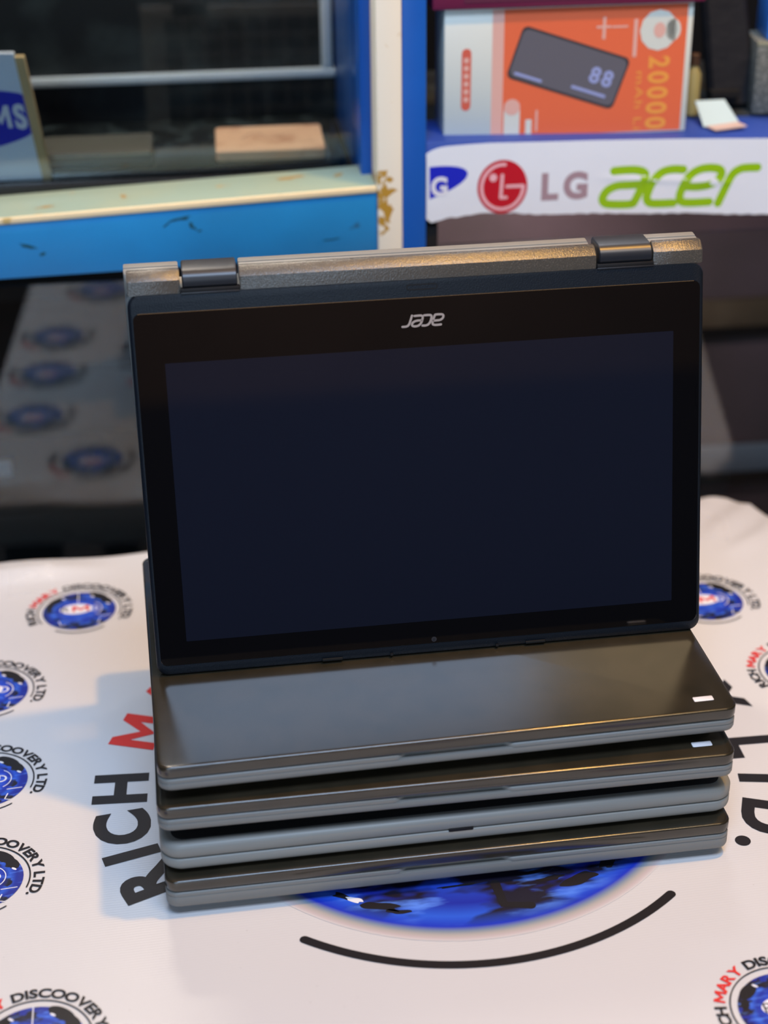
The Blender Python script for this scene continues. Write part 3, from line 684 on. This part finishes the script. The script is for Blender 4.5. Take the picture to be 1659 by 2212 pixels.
# power bank box
M['orange'] = mat('orange_card', (.74, .15, .065), .35, .5)
M['whitecard'] = mat('white_card', (.62, .67, .62), .35, .5)
M['palepink'] = mat('pale_pink_card', (.70, .42, .36), .35, .5)
M['bank'] = mat('printed_grey_device', (.12, .12, .145), .35, .5)
M['bankdk'] = mat('printed_dark_device_edge', (.05, .045, .05), .35, .5)
M['digits'] = mat('printed_blue_digits', (.30, .36, .65), .4, .4)
M['amber'] = mat('amber_ink', (.80, .34, .07), .4, .4)
M['redpill'] = mat('coral_ink', (.60, .12, .08), .4, .4)
bx = croot('power_bank_box', (.0722, .012, .2650), 'orange and white power bank carton standing on the right shelf of the cabinet', 'box')
Wb, Hb = .1618, .0840
mb = MB(); box(mb, 0, Wb, 0, .038, 0, Hb, 0, bev=.0007)
car = mb.build('carton', M['whitecard'], bx)
S = lambda d: (lambda a, b: (a, -.00006-d, b))
def rect(mb, x0, x1, z0, z1, mi, fn): mb.add([fn(x0, z0), fn(x1, z0), fn(x1, z1), fn(x0, z1)], [(0, 1, 2, 3)], mi)
mb = MB(); mb.flat = True
rect(mb, .0385, .1580, .0012, Hb-.0012, 0, S(0)); rect(mb, .0310, .0385, .0012, Hb-.0012, 1, S(0)); mb.build('orange_panel', [M['orange'], M['palepink']], bx, smooth=False)
mb = MB(); mb.flat = True; ribbon(mb, [(.0143, .0225), (.0145, .0560)], .0062, 0, S(.0001))
for k in range(6): rect(mb, .0128, .0160, .0250+k*.005, .0283+k*.005, 1, S(.0002))
mb.build('brand_pill', [M['redpill'], M['palepink']], bx, smooth=False)
# device picture, tilted
def dev(u, v, a=-.325, c=(.0812, .0445)): return (c[0]+u*math.cos(a)-v*math.sin(a), c[1]+u*math.sin(a)+v*math.cos(a))
mb = MB(); mb.flat = True
for hw, hh, mi, d in ((.0375, .0172, 1, .0002), (.0362, .0156, 0, .0003)):
    o_ = [dev(u, v) for u, v in rrect(-hw, hw, -hh, hh, .004, 5)]; mb.add([S(d)(*q) for q in o_], [tuple(range(len(o_)))], mi)
dv = lambda d: (lambda a, b: S(d)(*dev(a, b)))
put_text(mb, '88', .0150, -.0045, .0105, 2, .03, 1.0, fn=dv(.0004)); rect(mb, .006, .030, -.0115, -.0095, 2, dv(.0004)); rect(mb, -.033, -.014, -.0140, -.0122, 2, dv(.0004))
mb.build('device_picture', [M['bank'], M['bankdk'], M['digits']], bx, smooth=False)
mb = MB(); mb.flat = True
rot_t = lambda d: (lambda a, b: S(d)(.1342+b, .0500-a))
put_text(mb, '20000', 0, 0, .0138, 0, .03, .9, fn=rot_t(.0001), fitw=.0475)
rot_u = lambda d: (lambda a, b: S(d)(.1263+b, .0405-a)); put_text(mb, 'mAh Li', 0, 0, .0052, 0, .0, .9, fn=rot_u(.0001), fitw=.038)
mb.build('capacity_text', M['amber'], bx, smooth=False)
mb = MB(); mb.flat = True
disc(mb, .1395, .0665, .0125, .0130, 0, S(.0001), 12); disc(mb, .1490, .0665, .0050, .0070, 0, S(.0001), 12)
disc(mb, .1400, .0665, .0040, .0050, 1, S(.0002), 12); mb.build('white_badge', [M['whitecard'], M['palepink']], bx, smooth=False)
mb = MB(); mb.flat = True
rect(mb, .0395, .0500, 0.0012, .0190, 0, S(.0001)); disc(mb, .0448, .0205, .0053, .0053, 1, S(.0002), 20); mb.build('feature_icon', [M['whitecard'], M['palepink']], bx, smooth=False)
for a_ in ((.0540, .0580, .0012, .0120, 0), (.0605, .0620, .004, .0180, 1), (.1230, .1255, .0500, .0740, 1), (.1085, .119, .0690, .0702, 1)):
    mb = MB(); mb.flat = True; rect(mb, *a_, S(.0001)); mb.build('small_print', [M['whitecard'], M['palepink']], bx, smooth=False)
mb = MB(); mb.flat = True; rect(mb, .0985, .1080, .0690, .0705, 1, S(.0001)); rect(mb, .1025, .1045, .0620, .0760, 1, S(.00012)); mb.build('cross_mark', [M['whitecard'], M['palepink']], bx, smooth=False)
# magenta box above
M['magenta'] = mat('magenta_card', (.16, .015, .055), .4, .4)
g = croot('magenta_box', (.0640, .010, .3492), 'dark magenta flat carton lying on top of the orange carton', 'box')
mb = MB(); box(mb, 0, .176, -.002, .05, 0, .022, bev=.001); mb.build('carton', M['magenta'], g)
mb = MB(); box(mb, .02, .15, -.0024, -.0018, .004, .018); mb.build('front_label', mat('plum_label', (.10, .02, .05), .5, .3), g, smooth=False)
# black pouch
M['pouch'] = mat('black_pouch_fabric', (.010, .010, .012), .7, .3, bump=(80, .5, .002))
g = croot('black_pouch', (.272, .060, .2652), 'black soft pouch leaning upright to the right of the orange carton', 'pouch')
mb = MB(); slab(mb, lambda i: [(x*(1+.0*i), y) for x, y in rrect(-.017+i, .019-i, 0+i, .115-i, .008, 5)], [(.004, -.014), (.001, -.010), (0, -.006), (.001, -.002), (.004, .001)])
mb.build('pouch_body', M['pouch'], g, fn=lambda x, y, h: (x-.020*(y/.115)*(1 if x > 0 else .7)+.010, -h+.01*y/.1, y))
mb = MB(); box(mb, -.008, .012, -.006, .004, .010, .014); mb.build('zip_pull', M['rubber'], g)
g = croot('olive_bottle', (.2490, .050, .2652), 'small olive green bottle squeezed between carton and black pouch', 'bottle')
mb = MB()
slab(mb, lambda i: [((.0048-i)*math.cos(2*PI*k/20), (.0048-i)*math.sin(2*PI*k/20)) for k in range(20)], [(.001, 0), (0, .001), (0, .028), (.0015, .031), (.0025, .034)]); mb.build('bottle_body', mat('olive_plastic', (.30, .26, .10), .4, .5), g)
mb = MB(); slab(mb, lambda i: [((.0032-i)*math.cos(2*PI*k/16), (.0032-i)*math.sin(2*PI*k/16)) for k in range(16)], [(0, .034), (0, .041), (.0005, .0415)]); mb.build('bottle_cap', mat('brown_cap', (.06, .03, .015), .5, .4), g)
M['teal'] = mat('pale_teal_paper', (.42, .56, .60), .5, .3); M['cardpink'] = mat('pale_salmon_paper', (.55, .42, .38), .5, .3)
g = croot('paper_leaflet', (.262, .022, .2655), 'pale teal folded paper leaflet on the shelf before the black pouch', 'leaflet', .3)
mb = MB(); mb.add([(-.014, 0, 0), (.014, 0, 0), (.012, .016, .012), (-.010, .018, .013), (-.014, .0004, -.0004), (.014, .0004, -.0004), (.012, .0164, .0116), (-.010, .0184, .0126)], [(0, 1, 2, 3), (7, 6, 5, 4), (0, 4, 5, 1), (1, 5, 6, 2), (2, 6, 7, 3), (3, 7, 4, 0)]); o = mb.build('folded_sheet', M['teal'], g, smooth=False)
mb = MB(); box(mb, -.013, .012, -.012, -.001, 0, .0008); mb.build('lower_flap', M['cardpink'], g, smooth=False)
g = croot('grey_speckled_box', (.3035, .045, .2652), 'tall grey speckled box at the right end of the cabinet shelf', 'box', -.1)
mb = MB(); box(mb, -.013, .035, 0, .04, 0, .048, bev=.001); mb.build('carton', mat('speckled_grey_card', (.10, .11, .10), .6, .3, noise=(400, (.20, .21, .19), .5, .6)), g)
mb = MB(); box(mb, -.0132, .0352, -.0003, .001, .0455, .0483, bev=.0002); mb.build('lid_edge', mat('olive_edge', (.25, .25, .17), .5, .3), g)
g = croot('bright_blue_box', (.3080, .050, .3136), 'bright blue carton resting on the grey speckled box', 'box', -.1)
mb = MB(); box(mb, -.010, .035, 0, .035, 0, .045, bev=.001); mb.build('carton', mat('bright_blue_card', (.04, .22, .75), .4, .5), g)
mb = MB(); box(mb, 0, .03, -.0004, .0, .02, .03); mb.build('front_label', M['whitecard'], g, smooth=False)
# left compartment: black glass tray with items
M['traym'] = mat('black_glass_slab', (.006, .008, .009), .16, .5, bump=(60, .15, .001))
g = croot('large_black_tablet', (-.13, .062, .2318), 'large flat black glossy device lying in the left compartment', 'tablet')
mb = MB(); slab(mb, lambda i: rrect(-.2+i, .143-i, i, .130-i, .012-i, 6), [(.001, 0), (0, .001), (0, .0075), (.0006, .0085), (.0014, .0088)]); tb = mb.build('tablet_body', M['traym'], g)
mb = MB(); slab(mb, lambda i: rrect(-.19, .133, .010, .120, .004, 4), [(0, .0088), (0, .0089)]); mb.build('screen', mat('mottled_dark_glass', (.008, .010, .011), .12, .5, noise=(70, (.035, .048, .052), .5, .62, 5)), tb)
g = croot('wooden_block', (-.0375, .0700, .2408), 'pinkish pale wooden block lying on the large black device', 'block', -.02)
mb = MB(); slab(mb, lambda i: rrect(-.038+i, .037-i, 0+i, .062-i, .003, 3), [(.0006, 0), (0, .0008), (0, .0065), (.0006, .0072)]); mb.build('block_body', mat('salmon_wood', (.75, .46, .30), .55, .3, noise=(40, (.50, .25, .15), .5, .7, 5)), g)
mb = MB(); mb.flat = True; ribbon(mb, catmull([(-.02, .03), (-.01, .045), (.0, .03), (.012, .04)]), .001, 0, lambda a, b: (a, b, .00725)); mb.build('pencil_mark', mat('faint_pencil', (.35, .2, .14), .6, .2), g, smooth=False)
g = croot('grey_metal_case', (-.154, .072, .2408), 'grey brown metal case lying left on the large black device', 'case')
mb = MB(); box(mb, -.04, .036, 0, .045, 0, .010, bev=.002); mb.build('case_body', mat('grey_brown_metal', (.10, .095, .08), .4, .5), g)
mb = MB(); box(mb, -.038, .034, -.0006, .0, .0070, .0084); mb.build('lid_seam', mat('pale_edge', (.30, .30, .27), .4, .5), g)
# foam board sign
M['foam'] = mat('tan_foam_edge', (.52, .38, .20), .7, .2)
M['label'] = mat('white_label', (.66, .72, .84), .35, .4)
pc = croot('foam_brand_card', (-.1865, .060, .2372), 'white foam board card with a blue oval brand logo leaning at the left compartment', 'sign')
lean = lambda x, y, z: (x-.115*z, y+.0*z, z)
mb = MB(); box(mb, -.11, -.0058, 0, .006, 0, .0835, bev=.0002); mb.build('board', M['label'], pc, fn=lambda x, y, z: (x-.118*z, y, z+(.0 if z < .04 else x*-.03)), smooth=False)
mb = MB(); box(mb, -.0058, .0005, -.0004, .0062, -.0005, .0815, bev=.0006); mb.build('foam_edge', M['foam'], pc, fn=lambda x, y, z: (x-.118*z, y, z))
mb = MB(); mb.flat = True
F = lambda d: (lambda a, b: (a-.118*b, -.0002-d, b))
E_ = [(-.052+.062*math.cos(2*PI*k/60)*math.cos(.10)-.0200*math.sin(2*PI*k/60)*math.sin(.10), .0400+.062*math.cos(2*PI*k/60)*math.sin(.10)+.0200*math.sin(2*PI*k/60)*math.cos(.10)) for k in range(60)]
E_ = [(min(a, -.0060), b) for a, b in E_]
mb.add([F(0)(*e) for e in E_], [tuple(range(60))], 0)
put_text(mb, 'SAMS', -.0560, .0345, .0165, 1, .045, .85, fn=F(.0001), fitw=.0490)
mb.build('blue_oval_logo', [M['samblue'], M['whiteink']], pc, smooth=False)
